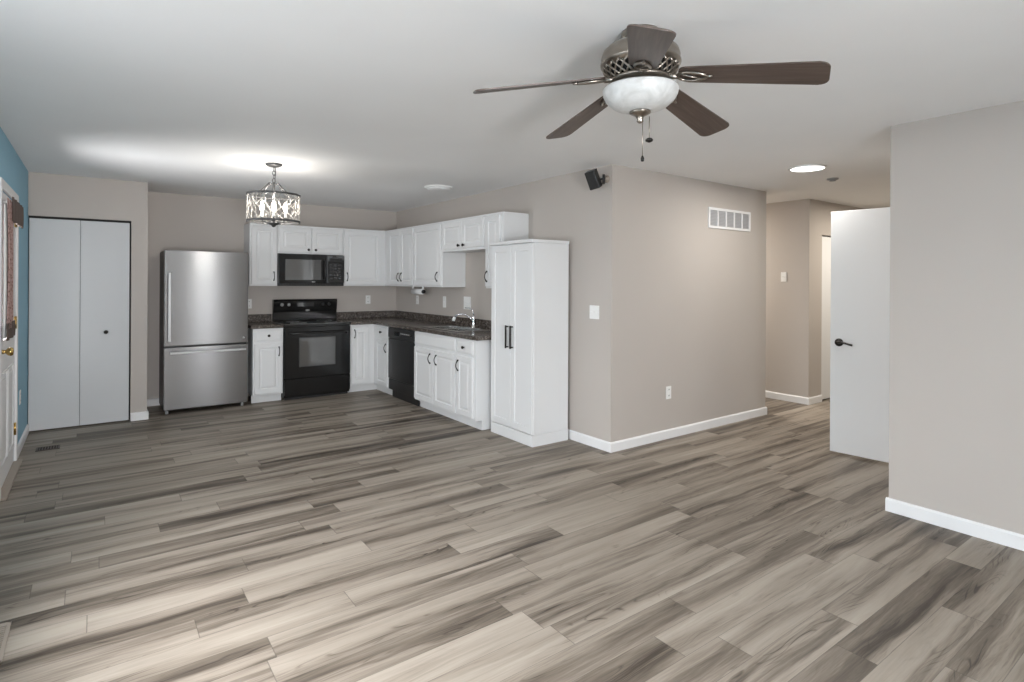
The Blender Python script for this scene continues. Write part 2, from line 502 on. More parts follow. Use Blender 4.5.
m = MB().box(-.045, 0, .004, .18, .02, 2.03).box(-.045, 0, dw - .18, dw - .004, .02, 2.03).box(-.045, 0, .18, dw - .18, .02, 1.0).box(-.045, 0, .18, dw - .18, 1.88, 2.03)
dpanel(m, .10, .43, .16, .80); dpanel(m, .48, .81, .16, .80)
m.build('door_leaf', M_door, d1)
m = MB()
for a in ((.16, .20, .98, 1.90), (dw - .20, dw - .16, .98, 1.90), (.20, dw - .20, .98, 1.02), (.20, dw - .20, 1.86, 1.90)):
    m.box(-.05, .006, *a, bev=.004)
m.build('glass_frame', M_door, d1)
box(-.026, -.020, .20, dw - .20, 1.02, 1.86).build('glass_pane', M_glass, d1)
MB().lathe([(.0, 0), (.032, 0), (.032, .006), (.014, .010), (.012, .03), (.026, .042), (.030, .056), (.024, .068), (0, .072)], 20, (0, .07, .955), 'X').build('door_knob', M_brass, d1)
for z in (.27, 1.10, 1.89):
    MB().box(0, .004, dw - .032, dw + .004, z - .045, z + .045).lathe([(.007, -.048), (.007, .048)], 10, (.008, dw - .004, z)).build('hinge', M_brass, d1)
cs = .062
m = MB().box(0, .018, -cs, 0, 0, DZ + cs, bev=.004).box(0, .018, dw, dw + cs, 0, DZ + cs, bev=.004).box(0, .018, 0, dw, DZ, DZ + cs, bev=.004)
m.build('door_casing', M_trim, d1)
m = MB().box(-.12, -.0, -.001, .003, 0, DZ).box(-.12, 0, dw - .003, dw + .001, 0, DZ)
m.build('door_jamb', M_trim, d1)
struct(box(XL - .1, XL + .05, DY0 - .05, DY1 + .05, 0.001, .016, bev=.005).build('trim_1', M_tan), 'tan threshold under the outside door', 'trim')

# curtain on the outside door
cu = thing('door_curtain', 'brown and floral curtain hanging over the window of the outside door', 'curtain', (XL, DY0, 1.05))


def wavy(y0, y1, z0, z1, x, amp, n, th=.004, ph=0.0, pinch=None):
    m = MB(); N = 60; K = 14; g = []
    for k in range(K + 1):
        w = k / K; z = z0 + (z1 - z0) * w
        row = []
        for i in range(N + 1):
            q = i / N; y = y0 + (y1 - y0) * q
            if pinch: y = pinch[0] + (y - pinch[0]) * (1 - pinch[1] * math.sin(PI * w))
            row.append((x + amp * math.sin(2 * PI * n * q + ph + .4 * math.sin(3 * w)) * (.6 + .4 * (1 - w)), y, z))
        g.append(row)
    F = [[m.b.verts.new(p) for p in r] for r in g]; B = [[m.b.verts.new((p[0] - th, p[1], p[2])) for p in r] for r in g]
    for k in range(K):
        for i in range(N):
            for S in (F, B):
                f = m.b.faces.new([S[k][i], S[k][i + 1], S[k + 1][i + 1], S[k + 1][i]]); f.smooth = True
    for k in range(K):
        for i in (0, N): m.b.faces.new([F[k][i], F[k + 1][i], B[k + 1][i], B[k][i]])
    for i in range(N):
        for k in (0, K): m.b.faces.new([F[k][i], F[k][i + 1], B[k][i + 1], B[k][i]])
    return m


wavy(-.02, .30, .06, .92, .044, .010, 3, pinch=(.24, .25)).build('floral_panel', M_floral, cu)
wavy(.13, .84, .78, .945, .056, .006, 4).build('valance', M_brownfab, cu)
wavy(-.10, .36, -.01, .10, .052, .006, 2).build('hem_band', M_brownfab, cu)
wavy(-.30 + .28, .16, .0, .88, .030, .006, 5).build('sheer_panel', M_sheer, cu)
MB().tube([(.032, .05, .90), (.032, .86, .90)], .007).tube([(.002, .845, .90), (.034, .845, .90)], .006).tube([(.002, .06, .90), (.034, .06, .90)], .006).build('curtain_rod', M_white, cu)

# folding closet doors ------------------------------------------------------------
d2 = bpy.data.objects.new('door_2', None); COL.objects.link(d2); d2.location = (XL, YC, 0)
struct(d2, 'flat white folding closet door with a small dark knob', 'door')
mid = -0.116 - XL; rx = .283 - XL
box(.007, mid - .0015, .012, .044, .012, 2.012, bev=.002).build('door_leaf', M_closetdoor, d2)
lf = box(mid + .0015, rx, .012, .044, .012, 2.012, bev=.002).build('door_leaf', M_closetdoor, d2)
MB().lathe([(0, 0), (.010, 0), (.008, .012), (.018, .018), (.019, .026), (.012, .032), (0, .033)], 18, (.091 - XL, .012, .916), '-Y').build('knob', M_bronze, lf)
m = MB().box(.002, rx + .012, .02, .05, 2.018, 2.033)
m.build('track', M_dark, d2)
box(.001, CX1 - XL - .001, .085, .098, .001, 2.034).build('shade_panel', M_dark, d2)  # near-black sheet paints the shade inside the closet

# hall doors ----------------------------------------------------------------------
d3 = bpy.data.objects.new('door_3', None); COL.objects.link(d3); d3.location = (5.112, 1.512, 0)
d3.rotation_euler = (0, 0, math.atan2(.078, .788))
struct(d3, 'flat white hall door standing open with dark lever handle', 'door')
lf = box(0, .035, 0, .792, .022, 2.045, bev=.002).build('door_leaf', M_door, d3)
hy = .792 - .068


def lever(parent, x, sgn):
    m = MB().lathe([(0, 0), (.033, 0), (.033, .006), (.026, .012), (.013, .016), (.012, .045), (0, .047)], 24, (x, hy, .945), 'X' if sgn > 0 else '-X')
    m.tube([(x + sgn * .042, hy, .945), (x + sgn * .046, hy - .03, .949), (x + sgn * .046, hy - .06, .945), (x + sgn * .044, hy - .09, .936), (x + sgn * .042, hy - .112, .932)], [.011, .0095, .008, .008, .009], 10)
    return m.build('door_handle', M_bronze, parent)


lever(lf, 0, -1); lever(lf, .035, 1)
for z in (.25, 1.02, 1.82):
    MB().lathe([(.007, -.045), (.007, .045)], 10, (-.004, -.006, z)).build('hinge', M_bronze, d3)
struct(MB().box(HX0 - .06, HX0, YR, YR + .014, 0, 2.11).box(HX1, HX1 + .06, YR, YR + .014, 0, 2.11).box(HX0, HX1, YR, YR + .014, 2.05, 2.11).build('trim_2', M_trim), 'white casing around the opening of the open hall door', 'trim')
d4 = bpy.data.objects.new('door_4', None); COL.objects.link(d4); d4.location = (KX0, YH, 0)
struct(d4, 'white door at the far end of the hall', 'door')
box(.006, KX1 - KX0 - .006, .012, .047, .014, 2.012, bev=.002).build('door_leaf', M_door, d4)
box(.001, KX1 - KX0 - .001, .075, .095, .001, 2.028).build('shade_panel', M_dark, d4)  # near-black sheet paints the shade in the gaps round the leaf

# ------------------------------------------------------------------ cabinets
def panel_door(x0, x1, z0, z1, th=.019, fw=.052):
    m = MB()
    w = min(x1 - x0, z1 - z0); fw = min(fw, w * .26)
    y = -th
    def r(i, yy): return (x0 + i, x1 - i, z0 + i, z1 - i, yy)
    m.rings([r(0, y + .004), r(.004, y), r(fw, y), r(fw + .007, y + .008), r(fw + .016, y + .008), r(fw + .034, y + .001)], 0)
    return m


def slab(x0, x1, z0, z1, th=.019):
    m = MB()
    def r(i, yy): return (x0 + i, x1 - i, z0 + i, z1 - i, yy)
    m.rings([r(0, -th + .007), r(.006, -th + .005), r(.012, -th + .004), r(.018, -th)], 0)
    return m


def pull(parent, x, zc, L=.10, y=-.019):
    """bowed bronze pull with swollen ends"""
    pts = []; rr = []
    for i in range(13):
        q = i / 12; z = zc - L / 2 + L * q
        pts.append((x, y - .006 - .022 * math.sin(PI * q), z)); rr.append(.0045 + .0035 * abs(2 * q - 1) ** 3)
    m = MB().tube(pts, rr, 8)
    for s in (-1, 1):
        m.lathe([(0, 0), (.009, 0), (.008, .006), (.005, .010), (0, .011)], 12, (x, y, zc + s * L / 2), '-Y')
    return m.build('handle', M_bronze, parent)


def knob(parent, x, z, y=-.019):
    return MB().lathe([(0, 0), (.008, 0), (.006, .010), (.015, .016), (.0165, .022), (.012, .028), (0, .030)], 16, (x, y, z), '-Y').build('knob', M_bronze, parent)


def cabinet(name, label, loc, rot, w, d, z0, z1, doors=(), drawers=(), kick=0.0, group=None, cat='cabinet', inner=None, kx=(0, 0), side=False):
    t = thing(name, label, cat, loc, rot, group)
    m = MB(); body0 = z0 + kick
    if inner:           # room for a sink: low carcass with full sides and front
        m.box(0, w, .0, d, body0, inner).box(0, w, 0, .02, inner, z1).box(0, .016, .02, d, inner, z1).box(w - .016, w, .02, d, inner, z1)
    else:
        m.box(0, w, 0, d, body0, z1, bev=.0015, seg=1)
    m.build('body', M_cab, t)
    if kick:
        k = MB().box(kx[0], w + kx[1], .07, .085, z0 + .001, body0 + .001)
        if side: k.box(w - .016, w, .086, d, z0 + .001, body0 + .001)
        k.build('toe_kick', M_cab, t)
    for (x0, x1, a, b, hk, hx, hz) in doors:
        o = panel_door(x0, x1, a, b).build('door', M_cab, t)
        if hk == 'pull': pull(o, hx, hz)
        if hk == 'knob': knob(o, hx, hz)
    for (x0, x1, a, b, hk) in drawers:
        o = slab(x0, x1, a, b).build('drawer' if hk else 'false_front', M_cab, t)
        if hk: knob(o, (x0 + x1) / 2, (a + b) / 2)
    return t


GU, GB = 'white cabinets hung on the kitchen walls', 'white base cabinets under the counter'
UZ0, UZ1 = 1.37, 2.125
YU, XU = 7.335, 3.215          # fronts of the hung cabinets
UD, US = YK - YU - .002, XS - XU - .002
e = .012
# back wall
w = 1.805 - 1.487
cabinet('hanging_cabinet', 'narrow white hanging cabinet beside the fridge, handle near the microwave', (1.487, YU, 0), 0, w, UD, UZ0, UZ1,
        [(.02, w - .012, UZ0 + .02, UZ1 - .03, 'pull', w - .045, UZ0 + .12)], group=GU)
w = 2.622 - 1.807
cabinet('hanging_cabinet', 'short white two-door cabinet above the black microwave', (1.807, YU, 0), 0, w, UD, 1.772, UZ1,
        [(.012, w / 2 - .004, 1.79, UZ1 - .03, 'knob', w / 2 - .045, 1.825), (w / 2 + .004, w - .012, 1.79, UZ1 - .03, 'knob', w / 2 + .045, 1.825)], group=GU)
w = XU - 2.624 - .001
cabinet('hanging_cabinet', 'wide white hanging cabinet right beside the microwave, running into the corner', (2.624, YU, 0), 0, w, UD, UZ0, UZ1,
        [(.012, 3.145 - 2.624, UZ0 + .02, UZ1 - .03, 'pull', .05, UZ0 + .12)], group=GU)
# sink wall: local x = (start Y) - Y
def sx(y0): return (XU, y0, 0)
y0, y1 = YK - .002, 6.46
w = y0 - y1; o_ = y0 - 7.20
cabinet('hanging_cabinet', 'white two-door hanging cabinet in the kitchen corner with paired handles', sx(y0), RS, w, US, UZ0, UZ1,
        [(y0 - 7.19, y0 - 6.835, UZ0 + .02, UZ1 - .03, 'pull', y0 - 6.875, UZ0 + .12), (y0 - 6.825, w - .012, UZ0 + .02, UZ1 - .03, 'pull', y0 - 6.785, UZ0 + .12)], group=GU)
y0, y1 = 6.458, 5.742
w = y0 - y1
cabinet('hanging_cabinet', 'broad single-door white hanging cabinet above the paper towel roll', sx(y0), RS, w, US, UZ0, UZ1,
        [(.012, w - .02, UZ0 + .02, UZ1 - .03, 'pull', w - .09, UZ0 + .12)], group=GU)
y0, y1 = 5.740, 4.842
w = y0 - y1
cabinet('hanging_cabinet', 'short white two-door hanging cabinet above the sink faucet', sx(y0), RS, w, US, 1.772, UZ1,
        [(.014, w / 2 - .004, 1.80, UZ1 - .03, 'knob', w / 2 - .05, 1.83), (w / 2 + .004, w - .03, 1.80, UZ1 - .03, 'knob', w / 2 + .05, 1.83)], group=GU)
y0, y1 = 4.840, 4.535
w = y0 - y1
cabinet('hanging_cabinet', 'narrow white hanging cabinet at the end of the row behind the tall cupboard', sx(y0), RS, w, US, UZ0, UZ1,
        [(.012, w - .045, UZ0 + .02, UZ1 - .03, 'pull', .045, UZ0 + .12)], group=GU)

# base units
BZ = .874
YF, XF = 7.085, 2.952
BD, BS = YK - YF - .002, XS - XF - .002
w = 1.812 - 1.478
cabinet('base_cabinet', 'narrow white base cabinet between the fridge and the range', (1.478, YF, 0), 0, w, BD, 0, BZ,
        [(.015, w - .015, .115, .70, 'pull', w - .05, .60)], [(.015, w - .015, .725, .855, True)], kick=.095, group=GB)
w = 2.992 - 2.634
cabinet('base_cabinet', 'white base cabinet on the corner side of the range', (2.634, YF, 0), 0, w, BD, 0, BZ,
        [(.014, .235, .115, .845, 'pull', .05, .76)], kick=.095, group=GB, kx=(0, .045))
y0, y1 = YF - .002, 6.612
w = y0 - y1
cabinet('base_cabinet', 'white drawer base cabinet between the corner and the dishwasher', (XF, y0, 0), RS, w, BS, 0, BZ,
        [(.10, w - .012, .115, .70, 'pull', w - .05, .60)], [(.10, w - .012, .725, .855, True)], kick=.095, group=GB, kx=(-.07, 0))
y0, y1 = 5.898, 4.962
w = y0 - y1
cabinet('base_cabinet', 'wide white two-door base cabinet under the sink', (XF, y0, 0), RS, w, BS, 0, BZ,
        [(.015, w / 2 - .004, .115, .70, 'pull', w / 2 - .07, .60), (w / 2 + .004, w - .012, .115, .70, 'pull', w / 2 + .07, .60)],
        [(.015, w - .012, .725, .855, False)], kick=.095, group=GB, inner=.66)
y0, y1 = 4.960, 4.605
w = y0 - y1
cabinet('base_cabinet', 'narrow white drawer base cabinet at the open end beside the tall cupboard', (XF, y0, 0), RS, w, BS, 0, BZ,
        [(.014, w - .045, .115, .70, 'pull', .05, .60)], [(.014, w - .045, .725, .855, True)], kick=.095, group=GB, side=True)

# countertops
t = thing('countertop', 'short brown granite countertop between the fridge and the range', 'countertop', (1.45, YF - .028, 0), 0, 'kitchen countertops')
box(0, .362, 0, YK - YF + .026, .876, .915, bev=.006).build('slab', M_granite, t)
box(0, .362, YK - YF + .004, YK - YF + .026, .9152, 1.012, bev=.003).build('backsplash', M_granite, t)
t = thing('countertop', 'long brown granite countertop turning the corner and holding the sink', 'countertop', (0, 0, 0), 0, 'kitchen countertops')
SX0, SX1, SY0, SY1 = 3.025, 3.43, 5.06, 5.80
ye, yb = 4.555, YK - .002
m = MB()
xf, xb = XF - .028, XS - .002
m.box(2.632, xf, YF - .028, yb, .876, .915)
m.box(xf, xb, SY1, yb, .876, .915).box(xf, xb, ye, SY0, .876, .915).box(xf, SX0, SY0, SY1, .876, .915).box(SX1, xb, SY0, SY1, .876, .915)
m.build('slab', M_granite, t)
box(2.632, xb, yb - .022, yb, .9152, 1.012, bev=.003).build('backsplash', M_granite, t)
box(xb - .022, xb, ye, yb - .023, .9152, 1.012, bev=.003).build('backsplash', M_granite, t)

# sink and faucet
t = thing('sink', 'stainless double bowl sink set into the granite countertop', 'sink', (SX0, SY0, .9155))
sw, sl = SX1 - SX0, SY1 - SY0
m = MB()
rim = .03
m.box(-.018, rim, -.018, sl + .018, 0, .006, bev=.002).box(sw - .075, sw + .018, -.018, sl + .018, 0, .006, bev=.002)
m.box(rim, sw - .075, -.018, rim, 0, .006, bev=.002).box(rim, sw - .075, sl - rim, sl + .018, 0, .006, bev=.002).box(rim, sw - .075, sl / 2 - .02, sl / 2 + .02, 0, .006, bev=.002)
m.build('rim', M_sink, t)
for a, b in ((rim, sl / 2 - .02), (sl / 2 + .02, sl - rim)):
    m = MB(); x0, x1 = rim, sw - .075; th = .004
    m.box(x0, x1, a, b, -.18, -.176).box(x0, x0 + th, a, b, -.176, 0).box(x1 - th, x1, a, b, -.176, 0).box(x0 + th, x1 - th, a, a + th, -.176, 0).box(x0 + th, x1 - th, b - th, b, -.176, 0)
    bw = m.build('bowl', M_sink, t)
    MB().lathe([(0, 0), (.04, 0), (.042, .003), (.03, .004), (.028, .001), (0, .001)], 20, ((x0 + x1) / 2, (a + b) / 2, -.1755)).build('drain', M_chrome, bw)
t = thing('faucet', 'arched chrome kitchen faucet with a lever rising behind the sink', 'faucet', (SX1 - .03, 5.36, .922))
MB().lathe([(0, 0), (.030, 0), (.030, .008), (.022, .016), (.020, .05), (.018, .10), (.020, .125), (.012, .14), (0, .142)], 20).box(-.025, .025, -.12, .12, 0, .006, bev=.003).build('base', M_chrome, t)
pts = [(-.005, 0, .08), (-.03, .02, .112), (-.065, .045, .142), (-.105, .075, .155), (-.145, .105, .145), (-.17, .123, .118)]
MB().tube(pts, [.013, .012, .0115, .0115, .012, .014], 12).build('spout', M_chrome, t)
MB().tube([(-.17, .123, .120), (-.178, .129, .098), (-.182, .132, .078)], [.015, .018, .017], 12).build('spray_head', M_white, t)
MB().tube([(0, 0, .135), (.004, .008, .17), (-.004, .025, .205), (-.03, .055, .222), (-.06, .085, .222)], [.010, .008, .007, .006, .007], 10).build('lever', M_chrome, t)

# tall cupboard
PX0, PX1, PY0, PY1, PZ = 3.065, 3.486, 3.886, 4.522, 1.812
t = thing('pantry_cupboard', 'tall freestanding white two-door cupboard with black bar handles', 'cupboard', (PX0, PY1, 0), RS)
pw, pd = PY1 - PY0, PX1 - PX0
box(0, pw, .02, pd, .10, PZ - .03, bev=.0015, seg=1).build('body', M_cab, t)
box(-.008, pw + .008, -.012, pd, PZ - .029, PZ, bev=.003).build('top', M_cab, t)
m = MB().box(-.004, pw + .004, .006, .022, .0, .099, bev=.002).box(-.004, .014, .022, pd, .0, .099).box(pw - .014, pw + .004, .022, pd, 0, .099)
m.build('plinth', M_cab, t)


def shaker(x0, x1, z0, z1, fw=.06):
    m = MB()
    def r(i, yy): return (x0 + i, x1 - i, z0 + i, z1 - i, yy)
    m.rings([r(0, 0.002), r(.002, 0), r(fw, 0), r(fw + .002, .008)], .0195)
    return m


for x0, x1, hx in ((.004, pw / 2 - .002, pw / 2 - .035), (pw / 2 + .002, pw - .004, pw / 2 + .035)):
    o = shaker(x0, x1, .108, PZ - .038).build('door', M_cab, t)
    z0, z1 = .83, 1.04
    MB().tube([(hx, 0, z0 + .012), (hx, -.028, z0 + .012)], .006, 8).tube([(hx, 0, z1 - .012), (hx, -.028, z1 - .012)], .006, 8).box(hx - .0075, hx + .0075, -.036, -.024, z0, z1, bev=.002).build('handle', M_bronze, o)

# ------------------------------------------------------------------ appliances
# fridge
t = thing('refrigerator', 'stainless bottom-freezer refrigerator with bar handles', 'refrigerator', (.592, 7.05, 0))
fw, fd, ft = .826, .57, 1.755
box(.004, fw - .004, .065, fd, .03, ft - .006, bev=.004).build('body', mat('fridge_side', (0.06, 0.06, 0.06), .45, .2), t)
up = box(0, fw, 0, .06, .728, ft, bev=.006, seg=3).build('door', M_steel, t)
lo = box(0, fw, 0, .06, .045, .712, bev=.006, seg=3).build('drawer', M_steel, t)
hx = .047
MB().box(hx - .014, hx + .014, -.052, -.034, .78, 1.515, bev=.004).box(hx - .008, hx + .008, -.036, .001, .80, .83).box(hx - .008, hx + .008, -.036, .001, 1.465, 1.495).build('handle', mat('pale_aluminium', (.52, .52, .52), .5, .5), up)
MB().box(.055, fw - .03, -.052, -.034, .645, .668, bev=.004).box(.075, .105, -.036, .001, .648, .664).box(fw - .08, fw - .05, -.036, .001, .648, .664).build('handle', MATS['pale_aluminium'], lo)
MB().lathe([(0, 0), (.011, 0), (.011, .002), (0, .002)], 16, (fw - .045, 0, .785), '-Y').build('emblem', M_mark, up)
for x in (.035, fw - .05):
    MB().lathe([(.016, 0), (.016, .035), (.010, .04), (.010, .046)], 12, (x, .05, 0)).build('foot', M_grey, t)

# range
t = thing('range', 'black electric range with glass oven door under the microwave', 'range', (1.818, 7.058, 0))
rw = .812
box(.002, rw - .002, .03, .575, .03, .899, bev=.003).build('body', M_black, t)
ck = box(0, rw, -.012, .535, .90, .918, bev=.005, seg=3).build('cooktop', M_blackglass, t)
for (x, y, r) in ((.20, .13, .095), (.60, .13, .075), (.20, .39, .075), (.60, .39, .095)):
    MB().lathe([(r - .003, 0), (r, 0), (r, .0006), (r - .003, .0006), (r - .003, 0)], 40, (x, y, .9182)).build('burner_ring', M_grey, ck)
bg = MB().prism([(.536, .919), (.536, 1.035), (.520, 1.06), (.500, 1.165), (.512, 1.195), (.575, 1.195), (.575, .919)], 0, rw, Matrix(((0, 0, 1, 0), (1, 0, 0, 0), (0, 1, 0, 0), (0, 0, 0, 1))), bev=.004).build('backguard', M_black, t)
for x in (.10, .185, .62, .70):
    MB().lathe([(0, 0), (.021, 0), (.021, .008), (.017, .02), (.014, .022), (0, .022)], 18, (x, .507, 1.128), '-Y').box(x - .003, x + .003, .482, .488, 1.128, 1.142).build('control_knob', M_grey if x < .3 else M_blackm, bg)  # left pair grey: their highlight is put into the colour
box(.28, .50, .497, .504, 1.10, 1.155, bev=.002).build('display', M_blackglass, bg)
MB().lathe([(0, 0), (.028, 0), (.028, .002), (0, .002)], 24).xf(Matrix.Translation((.425, .5195, 1.052)) @ Matrix.Rotation(PI / 2, 4, 'X') @ Matrix.Diagonal((1, .32, 1, 1))).build('emblem', M_mark, bg)
dr = box(.006, rw - .006, -.002, .028, .262, .872, bev=.004).build('oven_door', M_black, t)
box(.18, .61, -.006, -.0022, .40, .742, bev=.002).build('oven_window', M_ovenglass, dr)
m = MB().box(.17, .62, -.0055, -.0022, .39, .40).box(.17, .62, -.0055, -.0022, .742, .752).box(.17, .18, -.0055, -.0022, .40, .742).box(.61, .62, -.0055, -.0022, .40, .742)
m.build('window_border', M_blackm, dr)
MB().tube([(.06, -.004, .79), (.06, -.045, .80), (.075, -.055, .805), (.30, -.058, .805), (.512, -.058, .805), (rw - .075, -.055, .805), (rw - .06, -.045, .80), (rw - .06, -.004, .79)], .011, 10).build('handle', M_black, dr)
box(.006, rw - .006, -.002, .028, .06, .252, bev=.004).build('drawer', M_black, t)
box(.02, rw - .02, .05, .06, .001, .035).build('toe_plate', M_blackm, t)

# microwave
t = thing('microwave', 'black over-the-range microwave under the short two-door cabinet', 'microwave', (1.809, 7.285, 1.37))
mw, mh, md = .812, .40, .37
box(.002, mw - .002, .03, md, .0, mh, bev=.003).build('body', M_blackm, t)
dr = box(0, .585, 0, .029, .035, mh - .004, bev=.005).build('door', M_black, t)
box(.075, .515, -.004, -.0005, .075, .33, bev=.002).build('door_window', M_ovenglass, dr)
MB().tube([(.556, 0, .08), (.556, -.03, .09), (.556, -.034, .20), (.556, -.03, .315), (.556, 0, .325)], .009, 8).build('handle', M_blackm, dr)
cp = box(.588, mw, 0, .029, .035, mh - .004, bev=.005).build('control_panel', M_blackglass, t)
box(.62, .78, -.002, -.0003, .315, .355).build('display', M_blackm, cp)
m = MB()
for i in range(3):
    for j in range(5):
        m.box(.622 + i * .054, .662 + i * .054, -.0018, -.0003, .085 + j * .042, .112 + j * .042)
m.build('keypad', mat('dark_grey_keys', (.05, .05, .05), .35), cp)
MB().lathe([(0, 0), (.024, 0), (.024, .002), (0, .002)], 24).xf(Matrix.Translation((.42, -.0002, .052)) @ Matrix.Rotation(PI / 2, 4, 'X') @ Matrix.Diagonal((1, .3, 1, 1))).build('emblem', M_mark, dr)
m = MB()
for k in range(24): m.box(.02 + k * .0325, .043 + k * .0325, .004, .029, .006, .030, bev=.001, seg=1)
m.box(.002, mw - .002, .012, .03, .0, .034)
m.build('vent_grille', M_blackm, t)

# dishwasher
t = thing('dishwasher', 'black built-in dishwasher between two white base cabinets', 'dishwasher', (XF - .012, 6.608, 0), RS)
dwid = 6.608 - 5.902
box(.003, dwid - .003, .03, .55, .10, .872).build('body', M_blackm, t)
cp = box(.003, dwid - .003, -.004, .029, .745, .868, bev=.006, seg=3).build('control_panel', M_blackm, t)
for i in range(5):
    box(.36 + i * .048, .392 + i * .048, -.0075, -.0042, .805, .818, bev=.001, seg=1).build('button', M_grey, cp)
MB().lathe([(0, 0), (.020, 0), (.018, .012), (0, .014)], 20, (.64, -.004, .81), '-Y').build('dial', M_blackm, cp)
box(.20, .34, -.012, -.0042, .775, .83, bev=.003).build('latch', M_black, cp)
dp = MB().rings([(.003, dwid - .003, .24, .74, .004), (.010, dwid - .010, .247, .733, -.001), (.12, dwid - .12, .33, .66, -.004)], .029).build('door', M_dish, t)
box(.003, dwid - .003, .006, .029, .105, .235, bev=.004).build('access_panel', M_blackm, t)
box(.003, dwid - .003, .06, .075, .002, .10).build('toe_plate', M_blackm, t)

# paper towel roll under the cabinet
t = thing('paper_towel_holder', 'white paper towel roll hung under the broad single-door cabinet', 'paper towel', (3.40, 6.72, 1.3695))
MB().lathe([(.018, -.14), (.036, -.14), (.036, .14), (.018, .14)], 24).xf(Matrix.Translation((0, 0, -.066)) @ Matrix.Rotation(PI / 2, 4, 'X')).build('paper_roll', M_paper, t)
MB().lathe([(0, 0), (.026, 0), (.026, .015), (.012, .019), (0, .019)], 18, (0, -.150, -.066), '-Y').build('end_knob', M_blackm, t)
for y in (-.150, .142):
    box(-.014, .014, y, y + .008, -.070, -.001, bev=.002).build('bracket', M_white, t)

# ------------------------------------------------------------------ wall plates
def outlet(name, label, loc, rot, w=.072, h=.118, kind='outlet'):
    """plate faces local -y"""
    t = thing(name, label, 'outlet' if kind == 'outlet' else 'switch', loc, rot, 'wall outlets' if kind == 'outlet' else 'wall switches')
    box(-w / 2, w / 2, -.006, 0, -h / 2, h / 2, bev=.003).build('plate', M_white, t)
    if kind == 'outlet':
        for z in (-.028, .028):
            s = box(-.017, .017, -.008, -.0055, z - .016, z + .016, bev=.002).build('socket', M_white, t)
            MB().box(-.009, -.006, -.0085, -.0078, z - .006, z + .008).box(.006, .009, -.0085, -.0078, z - .006, z + .008).build('slot', M_dark, s)
    else:
        n = kind
        for i in range(n):
            x = (i - (n - 1) / 2) * .046
            MB().box(x - .005, x + .005, -.007, -.0055, -.012, .012).box(x - .004, x + .004, -.017, -.006, .0, .009, bev=.001).build('toggle', M_white, t)
    return t


outlet('wall_outlet', 'white outlet low on the blue wall beside the outside door', (XL, 6.30, .445), PI / 2)
outlet('wall_outlet', 'white outlet above the counter between the fridge and the range', (1.545, YK, 1.145), 0)
outlet('wall_outlet', 'white outlet on the back wall between the range and the corner', (3.10, YK, 1.175), 0)
outlet('wall_outlet', 'white outlet directly below the paper towel roll', (XS, 6.98, 1.185), RS)
outlet('light_switch', 'slim white switch plate between paper towel roll and faucet', (XS, 6.24, 1.18), RS, kind=1, w=.075, h=.14)
outlet('light_switch', 'broad white switch plate just behind the faucet', (XS, 5.70, 1.185), RS, kind=2, w=.155, h=.15)
outlet('wall_outlet', 'white outlet low on the wall block below the air return grille', (4.282, YB, .422), 0)
outlet('light_switch', 'white double switch beside the tall white cupboard', (XS, 3.592, 1.176), RS, w=.117, h=.118, kind=2)
outlet('light_switch', 'small white switch on the shaded hall wall', (XH, 3.672, 1.515), RS, kind=1)

# air return grille
t = thing('air_return_grille', 'white air return grille high on the greige wall block', 'air vent', (5.24, YB, 2.085))
gw, gh = .735, .205
m = MB().box(-gw / 2, gw / 2, -.012, 0, gh / 2 - .025, gh / 2, bev=.002).box(-gw / 2, gw / 2, -.012, 0, -gh / 2, -gh / 2 + .025, bev=.002)
for i in range(6):
    x = -gw / 2 + .0125 + i * (gw - .025) / 5; ww = .0125 if i in (0, 5) else .008
    m.box(x - ww, x + ww, -.012, 0, -gh / 2 + .02, gh / 2 - .02)
m.build('frame', M_trim, t)
box(-gw / 2 + .01, gw / 2 - .01, -.002, -.0005, -gh / 2 + .01, gh / 2 - .01).build('backing', M_grey, t)
m = MB()
for k in range(11):
    z = -gh / 2 + .03 + k * .0145
    m.prism([(-.010, z), (-.008, z + .002), (-.003, z + .011), (-.0035, z + .008)], -gw / 2 + .02, gw / 2 - .02, Matrix(((0, 0, 1, 0), (1, 0, 0, 0), (0, 1, 0, 0), (0, 0, 0, 1))))
m.build('louvers', mat('grille_grey', (.50, .50, .515), .5), t)


def register(label, loc, rot, L, wd, ma):
    t = thing('floor_register', label, 'floor vent', loc, rot, 'floor registers')
    m = MB().box(-L / 2, L / 2, -wd / 2, -wd / 2 + .014, .0005, .006, bev=.002).box(-L / 2, L / 2, wd / 2 - .014, wd / 2, .0005, .006, bev=.002)
    m.box(-L / 2, -L / 2 + .014, -wd / 2, wd / 2, .0005, .006, bev=.002).box(L / 2 - .014, L / 2, -wd / 2, wd / 2, .0005, .006, bev=.002)
    m.build('frame', ma, t)
    box(-L / 2 + .01, L / 2 - .01, -wd / 2 + .01, wd / 2 - .01, .0003, .0012).build('opening', M_dark, t)
    m = MB(); n = int((L - .04) / .016)
    for k in range(n):
        x = -L / 2 + .024 + k * (L - .048) / max(1, n - 1); m.box(x - .0035, x + .0035, -wd / 2 + .012, wd / 2 - .012, .0012, .0055)
    m.box(-L / 2 + .012, L / 2 - .012, -.003, .003, .0012, .0056)
    m.build('grille', ma, t)


register('small dark brown floor register near the folding closet doors', (-.315, 6.23, 0), 0, .16, .12, M_darkreg)
register('tan floor register at the edge of the floor close to the blue wall', (-.335, 3.005, 0), PI / 2, .32, .12, M_tan)

